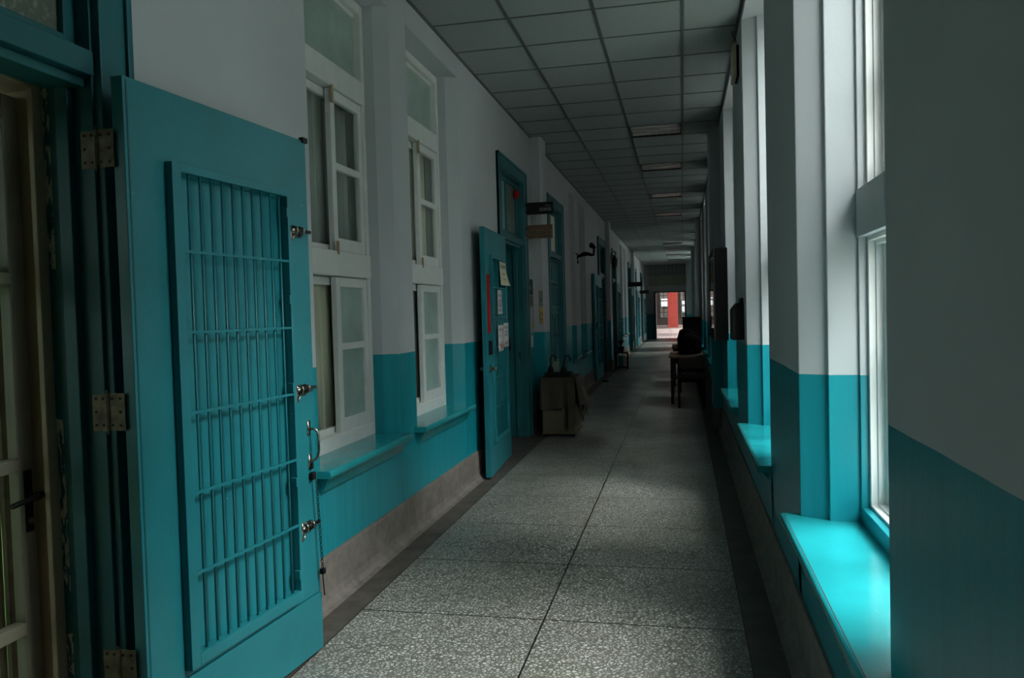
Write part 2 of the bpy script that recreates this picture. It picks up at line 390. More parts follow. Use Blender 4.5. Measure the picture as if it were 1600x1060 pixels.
# end wall with a doorway
GX0, GX1, GZ = -1.28, .16, 2.22
mb = MB(); mb.box(WL-.1, GX0, Y1, Y1+.25, 0, CZ+.3); mb.box(GX1, .6, Y1, Y1+.25, 0, CZ+.3); mb.box(GX0, GX1, Y1, Y1+.25, GZ, CZ+.3)
struct(mb.build('wall_far', M['wall_l']))
mb = MB(); mb.box(WR-.25, WR+.01, 35.2, 36.0, 0, CZ+.02)
struct(mb.build('trim_1', M['wall_r']))
# skirtings (stone wash, coved at the foot)
def skirting(name, x, s, segs):
    mb = MB()
    prof = [(x-s*.02, .24), (x+s*.012, .238), (x+s*.016, .225), (x+s*.018, .06), (x+s*.026, .028), (x+s*.045, .008), (x+s*.07, 0.001), (x-s*.02, 0.001)]
    for a, b in segs: mb.sweep_y(prof, a, b)
    return struct(mb.build(name, M['stone']))
skirting('baseboard_left', WL, 1, [(Y0, .2), (2.27, 7.48), (8.86, 9.27), (9.72, 10.32), (11.7, 16.75), (19.0, 20.1), (21.3, 26.2), (27.6, 28.2), (28.7, 29.5), (30.9, 34.2), (35.6, Y1)])
skirting('baseboard_right', WR, -1, [(Y0, 9.37), (9.79, 18.8), (19.22, 28.2), (28.62, 35.2)])
mb = MB(); mb.box(WL+.01, WL+.15, 9.255, 9.735, .001, .24); mb.box(.315, WR, 9.355, 9.805, .001, .24)
mb.box(WL+.01, WL+.115, 18.48, 19.02, .001, .24); mb.box(.315, WR, 18.78, 19.24, .001, .24)
struct(mb.build('trim_2', M['stone'], bevel=.006))
# rooms behind the left wall, dim
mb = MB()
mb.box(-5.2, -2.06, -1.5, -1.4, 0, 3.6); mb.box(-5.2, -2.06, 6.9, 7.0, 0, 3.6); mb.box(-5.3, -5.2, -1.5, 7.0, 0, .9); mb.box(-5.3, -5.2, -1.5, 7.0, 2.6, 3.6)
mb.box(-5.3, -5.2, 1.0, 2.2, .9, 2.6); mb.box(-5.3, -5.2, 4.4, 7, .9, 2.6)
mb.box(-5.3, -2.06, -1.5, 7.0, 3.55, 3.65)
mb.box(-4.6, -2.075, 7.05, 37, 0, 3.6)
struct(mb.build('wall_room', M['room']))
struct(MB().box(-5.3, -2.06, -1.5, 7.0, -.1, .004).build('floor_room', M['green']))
# outside the windows
struct(MB().box(1.0, 40, -30, 60, -.75, -.6).build('ground_courtyard', M['earth']))

struct(MB().box(3.9, 4.4, 4.4, 26.0, -.6, 9).build('wall_added_shade', M['darkwall']))          # unseen wall added to shade the far windows
struct(MB().box(-14, 4.6, Y1+.4, 56, 3.9, 4.1).build('ceiling_added_shade', M['darkwall']))   # roof added above the pillar to keep sky light off the terrace
# rendered outer reveals of the wall, seen through the panes
mb = MB()
for a, b in RIGHT_WINDOWS:
    mb.box(XO-.075, XO+.02, b-.0, b+.088, RW_Z0-.1, RW_Z1+.1); mb.box(XO-.075, XO+.02, a-.088, a, RW_Z0-.1, RW_Z1+.1)
struct(mb.build('trim_3', M['concrete']))
# ------------------------------------------------------------------ left windows
def ring(mb, x0, x1, y0, y1, z0, z1, t, tb=None, mi=0):
    tb = t if tb is None else tb
    mb.box(x0, x1, y0, y0+t, z0, z1, mi); mb.box(x0, x1, y1-t, y1, z0, z1, mi)
    mb.box(x0, x1, y0+t, y1-t, z0, z0+tb, mi); mb.box(x0, x1, y0+t, y1-t, z1-t, z1, mi)
def sill(root, x_in, x_out, y0, y1, zt, s, name='sill'):
    # s=+1: corridor lies towards +x of the wall
    mb = MB(); t = .038
    prof = [(x_in, zt), (x_out-s*.012, zt), (x_out-s*.004, zt-.004), (x_out, zt-.013), (x_out, zt-.026), (x_out-s*.006, zt-t), (x_in, zt-t)]
    mb.sweep_y(prof, y0, y1)
    return mb.build(name, M['teal'], root, bevel=.003)
def left_window(n, a, b, detail=True):
    root = empty('window_%d' % n); struct(root)
    XF = -1.885; ym = a+(b-a)*.545
    f = MB()
    ring(f, XF-.11, XF, a+.03, b-.03, LW_Z0+.005, LW_Z1-.002, .055, .10)
    f.box(XF-.11, XF+.004, a+.05, b-.05, 2.69, 2.83)          # bar under the transom light
    f.box(XF-.11, XF+.010, a+.05, b-.05, 1.635, 1.775)        # broad middle rail
    f.build('window_frame', M['white'], root, bevel=.004)
    g = MB(); g.box(XF-.055, XF-.048, a+.05, b-.05, 2.83, LW_Z1-.057); g.build('transom_pane', M['frost'], root)
    mb = MB(); ring(mb, XF-.07, XF-.035, a+.055, b-.055, 2.83, LW_Z1-.057, .022); mb.build('transom_bead', M['white'], root)
    for (z0, z1, mz, nm) in ((1.775, 2.69, 2.26, 'upper'), (.745, 1.635, 1.235, 'lower')):
        s = MB(); ring(s, XF-.045, XF-.012, ym, b-.075, z0+.004, z1-.004, .055, .075); s.box(XF-.045, XF-.012, ym+.05, b-.12, mz-.02, mz+.02)
        so = s.build('sash', M['white'], root, bevel=.003)
        g = MB(); g.box(XF-.031, XF-.027, ym+.05, b-.125, z0+.07, z1-.05); g.build('pane', M['glass'] if nm == 'upper' else M['frost'], so)
        s = MB(); ring(s, XF-.085, XF-.055, a+.055, ym+.14, z0+.004, z1-.004, .045, .035); so = s.build('sash', M['white'], root, bevel=.003)
        g = MB(); g.box(XF-.072, XF-.069, a+.10, ym+.10, z0+.035, z1-.045); g.build('pane', M['glass'], so)
    if detail:
        k = MB(); k.box(XF-.001, XF+.006, ym-.018, ym+.01, 2.60, 2.70); k.box(XF+.006, XF+.014, ym-.018, ym+.006, 1.755, 1.83)
        k.build('wooden_stop', M['tan'], root)
    sill(root, XF-.02, WL+.088, a-.07, b-.01, LW_Z0+.028, 1)
    ap = MB(); ap.sweep_y([(WL-.01, LW_Z0-.01), (WL+.05, LW_Z0-.01), (WL+.045, LW_Z0-.03), (WL+.02, LW_Z0-.085), (WL-.01, LW_Z0-.085)], a-.02, b-.06)
    ap.build('sill_apron', M['teal'], root)
    # curtains hang inside the room
    def curtain(y0, y1, z0, z1, x, mat, label, name='curtain', group=None):
        mb = MB(); n = int((y1-y0)/.012); vs = []
        for i in range(n+1):
            y = y0+(y1-y0)*i/n; dx = .014*math.sin(i*.55+n)+.008*math.sin(i*1.3)
            vs.append((mb.bm.verts.new((x+dx, y, z0)), mb.bm.verts.new((x+dx*.7, y, z1))))
        for i in range(n): mb._q([vs[i][0], vs[i+1][0], vs[i+1][1], vs[i][1]])
        o = mb.build(name, mat, None, smooth=True)
        so = o.modifiers.new('cloth_thickness', 'SOLIDIFY'); so.thickness = .0015
        return tag(o, label, 'curtain', group)
    return curtain
CW = ['first left window beyond the barred door', 'second left window beyond the barred door']
for i, (a, b) in enumerate(LW[:2]):
    cur = left_window(i+1, a, b)
    ym = a+(b-a)*.545
    g_up = M['curt_g'] if i == 0 else M['curt_b']; g_lo = M['curt_b'] if i == 0 else M['curt_g']
    cur(a+.06, ym+.34, 1.76, 2.75, -1.978, g_up, ('grey mesh' if i == 0 else 'beige')+' curtain, upper near panes, '+CW[i])
    cur(a+.06, ym+.34, .70, 1.72, -1.978, g_lo, ('beige' if i == 0 else 'grey')+' curtain, lower near panes, '+CW[i])
    cur(ym+.10, b-.05, 1.76, 2.75, -2.045, M['curt_w'], 'off-white curtain, upper far sash, '+CW[i])
for i, (a, b) in enumerate(LW[2:]): left_window(i+3, a, b, False)

# ------------------------------------------------------------------ right windows
def right_window(n, a, b):
    root = empty('window_%d' % n); struct(root)
    XF = .655; a2, b2 = a+.075, b-.075
    f = MB()    # outer fixed frame, painted with the wall colours
    ring(f, XF, XF+.05, a2-.02, b2+.02, RW_Z0-.01, RW_Z1+.13, .032, .072)
    f.box(XF-.004, XF+.05, a2, b2, 1.65, 1.83)
    f.build('window_frame', M['wall_r'], root, bevel=.003)
    g = MB()    # white inner track frame
    for z0, z1 in ((RW_Z0+.062, 1.66), (1.83, RW_Z1+.1)):
        ring(g, XF+.03, XF+.055, a2+.006, b2-.006, z0, z1, .026, .012)
        ring(g, XF+.055, XF+.135, a2+.0, b2-.0, z0, z1, .040, .02)
        ring(g, XF+.080, XF+.090, a2+.035, b2-.035, z0, z1, .020, .03)
    g.build('track_frame', M['white_r'], root, bevel=.002)
    ymid = (a2+b2)/2
    for (z0, z1, mz) in ((RW_Z0+.085, 1.648, 1.16), (1.845, RW_Z1+.08, 2.235)):
        for (y0, y1, dx) in ((ymid-.03, b2-.052, .0), (a2+.052, ymid+.03, .045)):
            s = MB(); ring(s, XF+.085+dx, XF+.122+dx, y0, y1, z0, z1, .052, .075); s.box(XF+.085+dx, XF+.122+dx, y0+.05, y1-.05, mz-.026, mz+.026)
            so = s.build('sash', M['white_r'], root, bevel=.004)
            p_ = MB(); p_.box(XF+.101+dx, XF+.105+dx, y0+.045, y1-.045, z0+.07, z1-.045); p_.build('pane', M['glass'], so)
    sill(root, XF+.02, WR-.075, a-.045, b+.05, RW_Z0, -1)
    ap = MB()
    for yy in (a+.1, b-.16): ap.sweep_y([(WR+.01, RW_Z0-.04), (WR-.045, RW_Z0-.04), (WR-.04, RW_Z0-.06), (WR+.01, RW_Z0-.12)], yy, yy+.06)
    ap.build('sill_bracket', M['wall_r'], root)
    ln = MB(); ln.box(WR-.0605, WR-.0575, a-.04, b+.045, RW_Z0-.002, RW_Z0+.0006); ln.build('sill_groove', M['ink'], root)
for i, (a, b) in enumerate(RIGHT_WINDOWS): right_window(i+7, a, b)

# ------------------------------------------------------------------ barred outer door leaves
def barred_leaf(hinge, free, label, nbars=10, h=2.115, hinges=True, bolts=True, knob=False, group=None, lean=0):
    hv, fv = Vector(hinge), Vector(free); W = (fv-hv).length; ang = math.atan2(fv.y-hv.y, fv.x-hv.x)
    root = empty('barred_door', (hv.x, hv.y, .016), ang)
    # local: +x hinge->free, corridor face towards local y = s*
    nrm = Vector((-math.sin(ang), math.cos(ang))); s = 1 if nrm.x > 0 else -1
    T = .042; g0, g1, z0, z1 = .195*W, W*.817, .295, 1.862
    def B(mb, u0, u1, v0, v1, za, zb, mi=0):
        a, b = sorted((s*v0, s*v1)); mb.box(u0, u1, a, b, za, zb, mi)
    p = MB(); B(p, 0, g0+.004, -T, 0, .24, h); B(p, g1-.004, W, -T, 0, .24, h); B(p, g0, g1, -T, 0, z1-.004, h); B(p, g0, g1, -T, 0, .24, z0+.004)
    B(p, g0-.005, g1+.005, -T, -.022, z0, z1)
    p.build('door_panel', M['leaf'], root, bevel=.0025)
    k = MB(); B(k, -.001, W+.001, -T-.002, .004, 0, .237); k.build('kick_board', M['leaf'], root, bevel=.003)
    e = MB(); B(e, .012, .018, -.001, .0015, .24, h-.01); e.build('edge_bead', M['dleaf'], root)
    f = MB()
    B(f, g0-.03, g0+.012, 0.0, .028, z0-.03, z1+.028); B(f, g1-.006, g1+.012, 0, .026, z0-.03, z1+.028)
    B(f, g0+.012, g1-.006, 0, .028, z1, z1+.028); B(f, g0+.012, g1-.006, 0, .028, z0-.03, z0+.012)
    fo = f.build('grille_frame', M['leaf'], root, bevel=.002)
    for i in range(nbars):
        u = g0+.012+(g1-g0-.02)*(i+.85)/(nbars+.5)
        m_ = MB(); m_.tube([(u, s*.012, z0+.005), (u, s*.012, z1+.005)], .0042, 8); m_.build('grille_bar', M['leaf'], fo, smooth=True)
    for i in range(5):
        z = z0+(z1-z0)*(i+1)/6+.01
        m_ = MB(); B(m_, g0+.008, g1, .016, .024, z-.0045, z+.0045); m_.build('grille_crossbar', M['leaf'], fo)
    for z in (1.80, 1.46, 1.115, .74, .37):
        m_ = MB(); B(m_, g1-.018, g1-.004, .004, .030, z-.018, z+.018); m_.build('grille_lug', M['leaf'], fo, bevel=.002)
    if bolts:
        for z in (1.735, 1.095, .535):
            bo = MB(); c = W-.095
            B(bo, c-.035, c+.035, 0.001, .004, z-.022, z+.022)
            bo.tube([(c-.05, s*.013, z+.004), (c-.03, s*.013, z+.004), (c+.085, s*.013, z+.004)], .0075, 10)
            for q in (-.024, .024): bo.tube([(c+q, s*.002, z-.014), (c+q, s*.022, z-.008), (c+q, s*.024, z+.004), (c+q, s*.022, z+.014), (c+q, s*.002, z+.02)], .005, 6)
            bo.tube([(c-.05, s*.014, z+.004), (c-.068, s*.018, z-.002), (c-.074, s*.022, z-.020), (c-.070, s*.024, z-.040)], .0055, 8)
            bo.tube([(c-.070, s*.024, z-.040), (c-.055, s*.026, z-.026), (c-.044, s*.024, z-.012)], .0045, 8)
            bo.build('slide_bolt', M['steel'], root, smooth=True)
        hn = MB(); u = W-.052
        B(hn, u-.010, u+.010, .001, .004, .905, .965); B(hn, u-.010, u+.010, .001, .004, .765, .825)
        hn.tube([(u, s*.004, .93), (u, s*.020, .932), (u+.006, s*.034, .925), (u+.009, s*.040, .905), (u+.009, s*.040, .84), (u+.006, s*.034, .812), (u, s*.02, .80), (u, s*.004, .80)], .0055, 8)
        hn.build('pull_handle', M['steel'], root, smooth=True)
        lk = MB(); B(lk, u-.012, u+.016, .004, .02, .72, .752); B(lk, u-.006, u+.010, .004, .014, .765, .79); lk.build('padlock_hasp', M['iron'], root, bevel=.003)
        ch = MB(); z = .722; i = 0
        while z > .335:
            uu = u+.012+(.722-z)*.065
            if i % 2: ch.tube([(uu-.004, s*.022, z), (uu-.004, s*.022, z-.014), (uu+.004, s*.022, z-.014), (uu+.004, s*.022, z)], .0016, 5, closed=True)
            else: ch.tube([(uu, s*.018, z), (uu, s*.018, z-.014), (uu, s*.026, z-.014), (uu, s*.026, z)], .0016, 5, closed=True)
            z -= .0115; i += 1
        ch.box(uu-.008, uu+.012, *sorted((s*.012, s*.03)), .318, .34)
        ch.tube([(uu, s*.02, .32), (uu+.004, s*.022, .26), (uu+.008, s*.022, .225)], .003, 6)
        ch.build('lock_chain', M['iron'], root)
        st = MB(); B(st, W-.03, W+.004, -.012, .01, h-.01, h+.012); st.build('rubber_stop', M['iron'], root, bevel=.002)
    if knob:
        kn = MB(); u = W-.10; z = .915
        B(kn, u-.03, u+.03, .001, .005, z-.03, z+.03)
        kn.tube([(u, s*-.09, z), (u, s*-.07, z), (u, s*-.05, z), (u, s*.01, z), (u, s*.03, z), (u, s*.05, z), (u, s*.06, z)], [.012, .026, .012, .010, .012, .026, .012], 12)
        kn.build('door_knob', M['steel'], root, smooth=True)
        lb = MB(); B(lb, u-.04, u+.03, .001, .02, z+.12, z+.24); lb.build('lock_box', M['iron'], root, bevel=.003)
    if hinges:
        inv = (Matrix.Translation((hv.x, hv.y, .016)) @ Matrix.Rotation(ang, 4, 'Z')).inverted()
        for z in (1.92, 1.137, .36):
            hg = MB(); yh = hv.y-.004 if hv.y < 3 else hv.y+.001; sg = -1 if hv.y < 3 else 1
            ya, yb = sorted((yh, yh+sg*.002)); xk = hv.x-.092
            hg.box(xk, hv.x-.034, ya, yb, z-.056, z+.056); hg.box(xk-.052, xk, ya, yb, z-.058, z+.052)
            for q in range(5): hg.tube([(xk, yh+sg*.003, z-.056+q*.0225+.001), (xk, yh+sg*.003, z-.056+q*.0225+.0205)], .0055, 8)
            hg.tube([(xk, yh+sg*.003, z-.066), (xk, yh+sg*.003, z+.066)], .003, 6)
            for dx in (-.040, -.015, .016, .044):
                for dz in (-.04, 0, .04):
                    if (dx, dz) not in ((-.015, 0), (.016, 0)): hg.tube([(xk+dx, yh+sg*.0018, z+dz), (xk+dx, yh+sg*.0032, z+dz)], .0045, 8, mi=1)
            hg.build('hinge', [M['brass'], M['iron']], root, mat4=inv)
    tag(root, label, 'door', group, 'thing')
    return root, W, s
barred_leaf((-1.594, 2.052), (-1.508, 3.035), 'nearest teal door leaf folded back beside the first window, with three bolts and a chain')
l2, W2, s2 = barred_leaf((-1.657, 7.49), (-1.602, 6.42), 'teal barred door leaf with red tape and paper notices, open beyond the paired windows', nbars=9, bolts=False, knob=True)
far_leaves = [((-1.655, 16.80), (-1.66, 15.45), 'narrow-looking teal barred leaf with bright knob, open before the wall lantern'),
              ((-1.69, 21.35), (-1.70, 22.5), 'teal barred leaf standing open behind the plant on the stool'),
              ((-1.69, 27.6), (-1.67, 28.15), 'dim teal barred leaf under the small hanging sign far down the corridor'),
              ((-1.69, 30.95), (-1.66, 32.1), 'dark teal barred leaf, last but one before the bright doorway'),
              ((-1.69, 35.6), (-1.62, 36.7), 'black-looking barred leaf at the far end beside the bright doorway')]
for h_, f_, lab in far_leaves: barred_leaf(h_, f_, lab, nbars=7, bolts=False, knob=True, hinges=False)

# notices fixed to the second leaf
def on_leaf(u_from_free, z, v):   # point on leaf 2, u measured from free end
    A = Vector((-1.602, 6.42)); Bv = Vector((-1.657, 7.49)); e = (Bv-A).normalized(); n = Vector((e.y, -e.x)); n = n if n.x > 0 else -n
    q = A+e*u_from_free+n*v; return Vector((q.x, q.y, z)), Vector((e.x, e.y, 0)), Vector((n.x, n.y, 0))
def sheet(name, label, cat, origin, ux, w_, h_, mat, lines, n=None, curl=0, group=None, inks=None, drop=0):
    """a paper sheet: origin = lower corner, ux = horizontal direction, faces n"""
    ux = Vector(ux).normalized(); uz = Vector((0, 0, 1)); n = Vector(n).normalized()
    root = empty(name, origin)
    mb = MB(); cols, rows = 6, 8; g = []
    for j in range(rows+1):
        t = j/rows; r = []
        for i in range(cols+1):
            q = i/cols; c = curl*(1-t)**2*(.3+q)
            r.append(mb.bm.verts.new(ux*w_*q+uz*(h_*t-drop*q)+n*(.0015+c)+ux*(c*.6)))
        g.append(r)
    for j in range(rows):
        for i in range(cols): mb._q([g[j][i], g[j][i+1], g[j+1][i+1], g[j+1][i]])
    o = mb.build('sheet', mat, root, smooth=True); so = o.modifiers.new('paper_thickness', 'SOLIDIFY'); so.thickness = .0006
    if lines:
        mb = MB(); rnd = random.Random(label)
        for (tz, hh, q0, q1) in lines:
            nch = max(2, int((q1-q0)*w_/(hh*1.0)))
            for k in range(nch):
                u0 = w_*(q0+(q1-q0)*k/nch); cw = w_*(q1-q0)/nch*.78
                c = curl*(1-tz)**2*(.3+.5)
                for st_ in range(4):      # strokes that read as a character
                    if st_ < 2:
                        zz = h_*tz-drop*u0/w_+hh*(.1+.75*rnd.random()); a = ux*(u0)+uz*zz; b_ = ux*(u0+cw)+uz*(zz+hh*.12)
                    else:
                        xx = u0+cw*rnd.random()*.85; a = ux*xx+uz*(h_*tz-drop*u0/w_); b_ = ux*(xx+cw*.14)+uz*(h_*tz+hh-drop*u0/w_)
                    off = n*(.0026+c)+ux*(c*.6)
                    P_ = [a+off, Vector((b_.x, b_.y, a.z))+off, b_+off, Vector((a.x, a.y, b_.z))+off]
                    mb._q([mb.bm.verts.new(p_) for p_ in P_])
        mb.build('writing', inks or M['ink'], root)
    return tag(root, label, cat, group)
p_, e_, n_ = on_leaf(.52, 1.655, .03)
sheet('paper_notice', 'cream notice with curled lower corner at top of the taped door leaf', 'notice', p_, e_, .32, .215, M['paperc'],
      [(.70, .035, .12, .85), (.42, .022, .2, .8), (.20, .022, .2, .8)], n_, curl=.03)
p_, e_, n_ = on_leaf(.37, 1.395, .03)
sheet('paper_notice', 'single white notice in the middle of the taped door leaf bars', 'notice', p_, e_, .24, .215, M['paperw'],
      [(.72, .02, .1, .8), (.5, .02, .1, .9), (.28, .04, .1, .85), (.08, .02, .1, .8)], n_)
p_, e_, n_ = on_leaf(.36, 1.06, .03)
sheet('paper_notice', 'lower left of the paired white notices on the taped door leaf', 'notice', p_, e_, .27, .235, M['paperw'],
      [(.78, .02, .1, .8), (.55, .02, .1, .6), (.08, .07, .15, .85)], n_, inks=M['redink'])
p_, e_, n_ = on_leaf(.64, 1.085, .031)
sheet('paper_notice', 'lower right of the paired white notices on the taped door leaf', 'notice', p_, e_, .27, .225, M['paperw'],
      [(.75, .03, .1, .8), (.45, .05, .1, .8), (.12, .03, .15, .85)], n_)
p_, e_, n_ = on_leaf(.045, 1.235, .0025)
r_ = MB(); r_.box(0, .115, -.0012, .0012, 0, .50)
o = r_.build('red_strip', M['red'], None, mat4=basis((0, 0, 0), e_, (n_.x, n_.y, 0)) if False else None)
o.matrix_world = Matrix.Translation(p_) @ Matrix.Rotation(math.atan2(e_.y, e_.x), 4, 'Z')
tag(o, 'long red strip stuck upright on the stile of the open door leaf', 'red strip')

# ------------------------------------------------------------------ left door frames
def door_frame(n, a, b, top, mat_f, depth=.33, transom=True, zt=2.15):
    root = struct(empty('door_%d' % n)); mb = MB(); XC = WL+.022; c = .125
    # casing on the wall face
    mb.box(WL-.01, XC, a-c, a+.012, 0, top+c); mb.box(WL-.01, XC, b-.012, b+c, 0, top+c); mb.box(WL-.01, XC, a+.012, b-.012, top-.012, top+c)
    mb.box(WL-.01, XC+.012, a-c, a-c+.025, 0, top+c); mb.box(WL-.01, XC+.012, b+c-.025, b+c, 0, top+c); mb.box(WL-.01, XC+.012, a-c, b+c, top+c-.025, top+c)
    # jamb lining
    mb.box(WL-depth, WL-.005, a-.01, a+.022, 0, top+.01); mb.box(WL-depth, WL-.005, b-.022, b+.01, 0, top+.01); mb.box(WL-depth, WL-.005, a, b, top-.022, top+.01)
    mb.box(WL-.12, WL-.075, a, a+.045, 0, top); mb.box(WL-.12, WL-.075, b-.045, b, 0, top)
    mb.build('door_frame', mat_f, root, bevel=.003)
    if transom:
        t = MB(); t.box(WL-.13, WL+.004, a+.02, b-.02, zt, zt+.075); t.box(WL-.15, WL-.03, a+.02, b-.02, zt-.03, zt)
        ring(t, WL-.10, WL-.055, a+.022, b-.022, zt+.075, top-.022, .045)
        if b-a < 1.5: t.box(WL-.10, WL-.055, (a+b)/2-.02, (a+b)/2+.02, zt+.1, top-.05)
        t.build('transom_bar', mat_f, root, bevel=.003)
    return root
d1 = door_frame(1, .35, 2.12, 2.98, M['flake'])
g = MB(); g.box(WL-.082, WL-.076, .39, 2.08, 2.26, 2.93); g.build('transom_pane', M['splash'], d1)
# cream inner casing and glazed inner door
c = MB(); ring(c, -2.06, -1.915, .37, 2.115, -.05, 2.15, .026); c.box(-1.935, -1.915, 2.06, 2.092, 0, 2.124)
c.build('inner_casing', M['casing'], d1, bevel=.003)
s = MB(); XI = -1.99; y0, y1 = 1.24, 2.083
s.box(XI-.04, XI, y1-.058, y1, .01, 2.105); s.box(XI-.04, XI, y0, y0+.06, .01, 2.105); s.box(XI-.04, XI, y0+.06, y1-.058, 2.03, 2.105); s.box(XI-.04, XI, y0+.06, y1-.058, .01, .12)
for z in (1.545, .975, .47): s.box(XI-.04, XI+.004, y0+.06, y1-.058, z-.02, z+.02)
s.box(XI-.04, XI+.002, y0+.06, y1-.058, 2.005, 2.03)
inner = s.build('glazed_door', M['cream'], d1, bevel=.004)
g = MB(); g.box(XI-.028, XI-.022, 1.30, 2.025, .12, 2.03); g.build('pane', M['glass'], inner)
g = MB(); g.box(XI, XI+.006, 2.040, 2.066, .765, .955); g.tube([(XI+.004, 2.055, .875), (XI+.045, 2.055, .875), (XI+.05, 2.045, .875), (XI+.05, 1.97, .872), (XI+.047, 1.945, .868)], .0085, 10); g.tube([(XI+.02, 2.055, .875), (XI+.047, 2.062, .88)], .011, 10)
g.build('lever_handle', M['iron'], inner, smooth=False)
g = MB(); g.tube([(XI+.004, 2.053, .80), (XI+.014, 2.053, .80)], .010, 14); g.build('lock_cylinder', M['steel'], inner)
# inner screens seen through the glass
s = MB()
for x, ym_, t in ((-2.045, 2.045, .022), (-2.075, 2.035, .026), (-2.12, 2.03, .05)): ring(s, x-.018, x, 1.3, ym_, .50 if t > .03 else .12, 2.05, t)
s.box(-2.138, -2.12, 1.3, 2.0, 1.52, 1.60)
s.build('screen_frame', M['tan2'], d1, bevel=.002)

d2 = door_frame(2, 7.60, 8.74, 2.85, M['dleaf'])
g = MB(); g.box(WL-.082, WL-.076, 7.64, 8.15, 2.25, 2.8); g.build('transom_pane', M['frost'], d2)
g = MB(); g.box(WL-.082, WL-.076, 8.19, 8.70, 2.25, 2.8); g.build('transom_pane', M['frost2'], d2)
g = MB(); g.box(WL-.335, WL-.28, 7.6, 8.74, 0, 2.16); g.build('doorway_backing', M['dleaf'], d2)
g = MB(); g.box(WL-.20, WL-.17, 8.700, 8.716, .98, 1.12); g.box(WL-.09, WL-.06, 8.700, 8.716, .88, .96); g.build('strike_plate', M['iron'], d2, bevel=.003)
d3 = door_frame(3, 10.45, 11.58, 2.85, M['dleaf'], depth=.3)
g = MB(); g.box(WL-.082, WL-.076, 10.5, 11.55, 2.25, 2.8); g.build('transom_pane', M['curt_b'], d3)
g = MB(); x0 = WL-.06; g.box(x0-.04, x0, 10.47, 11.56, .02, 2.12)
for yy in (10.49, 10.73, 10.78, 10.99, 11.03, 11.25, 11.3, 11.5): g.box(x0, x0+.018, yy, yy+.035, .1, 2.08)
for zz in (2.04, 1.80, 1.74, 1.45, 1.37, 1.08, 1.0, .62, .54, .1): g.box(x0, x0+.02, 10.49, 11.53, zz, zz+.035)
g.build('closed_leaf', M['dleaf'], d3, bevel=.003)
for i, (a, b, h) in enumerate(DOORS_L[3:]):
    d = door_frame(4+i, a, b, h, M['dleaf'], depth=.3)
    g = MB(); g.box(WL-.082, WL-.076, a+.04, b-.04, 2.25, 2.8); g.build('transom_pane', M['frost2'], d)
    g = MB(); g.box(WL-.29, WL-.25, a, b, 0, 2.16); g.build('doorway_backing', M['dark'], d)  # black sheet stands in for the darkness inside the doorway
g = MB(); g.lathe([(.012, 0), (.030, .005), (.034, .06), (.028, .085), (.01, .09)], (0, 0, 0), 14)
o = g.build('alarm_beacon', M['red'], None, smooth=True); o.location = (-1.772, 8.615, 2.665); o.scale = (1, 1, 1)
tag(o, 'small red beacon in the far corner of the transom above the taped door', 'alarm light')

# ------------------------------------------------------------------ hanging signs
def hang_sign(name, label, x0, x1, y, z0, z1, mat, cat='sign'):
    root = empty(name, (x0, y, z0)); wv, hv = x1-x0, z1-z0
    mb = MB(); mb.box(0, wv, -.009, .009, 0, hv); mb.build('board', mat, root, bevel=.002)
    br = MB(); br.box(-.028, .004, -.012, .012, hv*.2, hv*.28); br.box(-.028, .004, -.012, .012, hv*.72, hv*.8); br.build('bracket', M['iron'], root)
    tag(root, label, cat); return root, wv, hv
FX = basis((0, 0, 0), (1, 0, 0), (0, 0, 1))
def signtext(root, body, size, u, z, mat, align='CENTER', xs=1, y=-.0098):
    m = Matrix.Translation((u, y, z)) @ FX
    return text('lettering', body, size, mat, root, m, align, xs=xs)
M['signw'] = simple('pale_sign_lettering', (.40, .42, .42), .5, var=.02)
r, wv, hv = hang_sign('hanging_sign', 'black sign with pale lettering jutting out above the wooden sign', -1.69, -1.388, 8.78, 2.50, 2.635, M['dark'])
signtext(r, '出納組', .046, wv-.088, hv*.38, M['signw']); signtext(r, 'Cashier', .020, wv-.060, hv*.70, M['signw'])
r, wv, hv = hang_sign('hanging_sign', 'pale wooden sign with dark characters jutting out below the black sign', -1.695, -1.400, 8.78, 2.228, 2.382, M['woodsign'])
g = MB(); g.box(.004, wv-.004, -.0125, -.009, hv*.66, hv*.97); g.build('top_band', M['brownboard'], r)
def glyphs(parent, u0, u1, n, z0, z1, mat, y, seed, name='lettering'):
    rnd = random.Random(seed); mb = MB(); cw = (u1-u0)/n
    for k in range(n):
        a = u0+k*cw+cw*.1; b = a+cw*.8; hh = z1-z0
        for q in (.0, .33, .62, .86):
            if rnd.random() < .8: mb.box(a+cw*.1*rnd.random(), b-cw*.1*rnd.random(), y-.001, y, z0+hh*q, z0+hh*(q+.10))
        for q in (.05, .42, .82):
            if rnd.random() < .75: mb.box(a+(b-a)*q, a+(b-a)*(q+.13), y-.001, y, z0+hh*.15*rnd.random(), z1-hh*.15*rnd.random())
    return mb.build(name, mat, parent)
glyphs(r, .185, .275, 3, hv*.72, hv*.90, M['woodsign'], -.0125, 1)
glyphs(r, .02, .275, 8, hv*.28, hv*.58, M['ink'], -.009, 5)
g = MB(); g.box(.015, .275, -.0100, -.009, hv*.12, hv*.19); g.build('underline', M['ink'], r)
r, wv, hv = hang_sign('hanging_sign', 'small black hanging sign above the dim leaves far down the left wall', -1.70, -1.26, 26.0, 2.15, 2.30, M['dark'])
r, wv, hv = hang_sign('hanging_sign', 'smallest black hanging sign just before the bright doorway', -1.70, -1.33, 33.0, 2.05, 2.19, M['dark'])

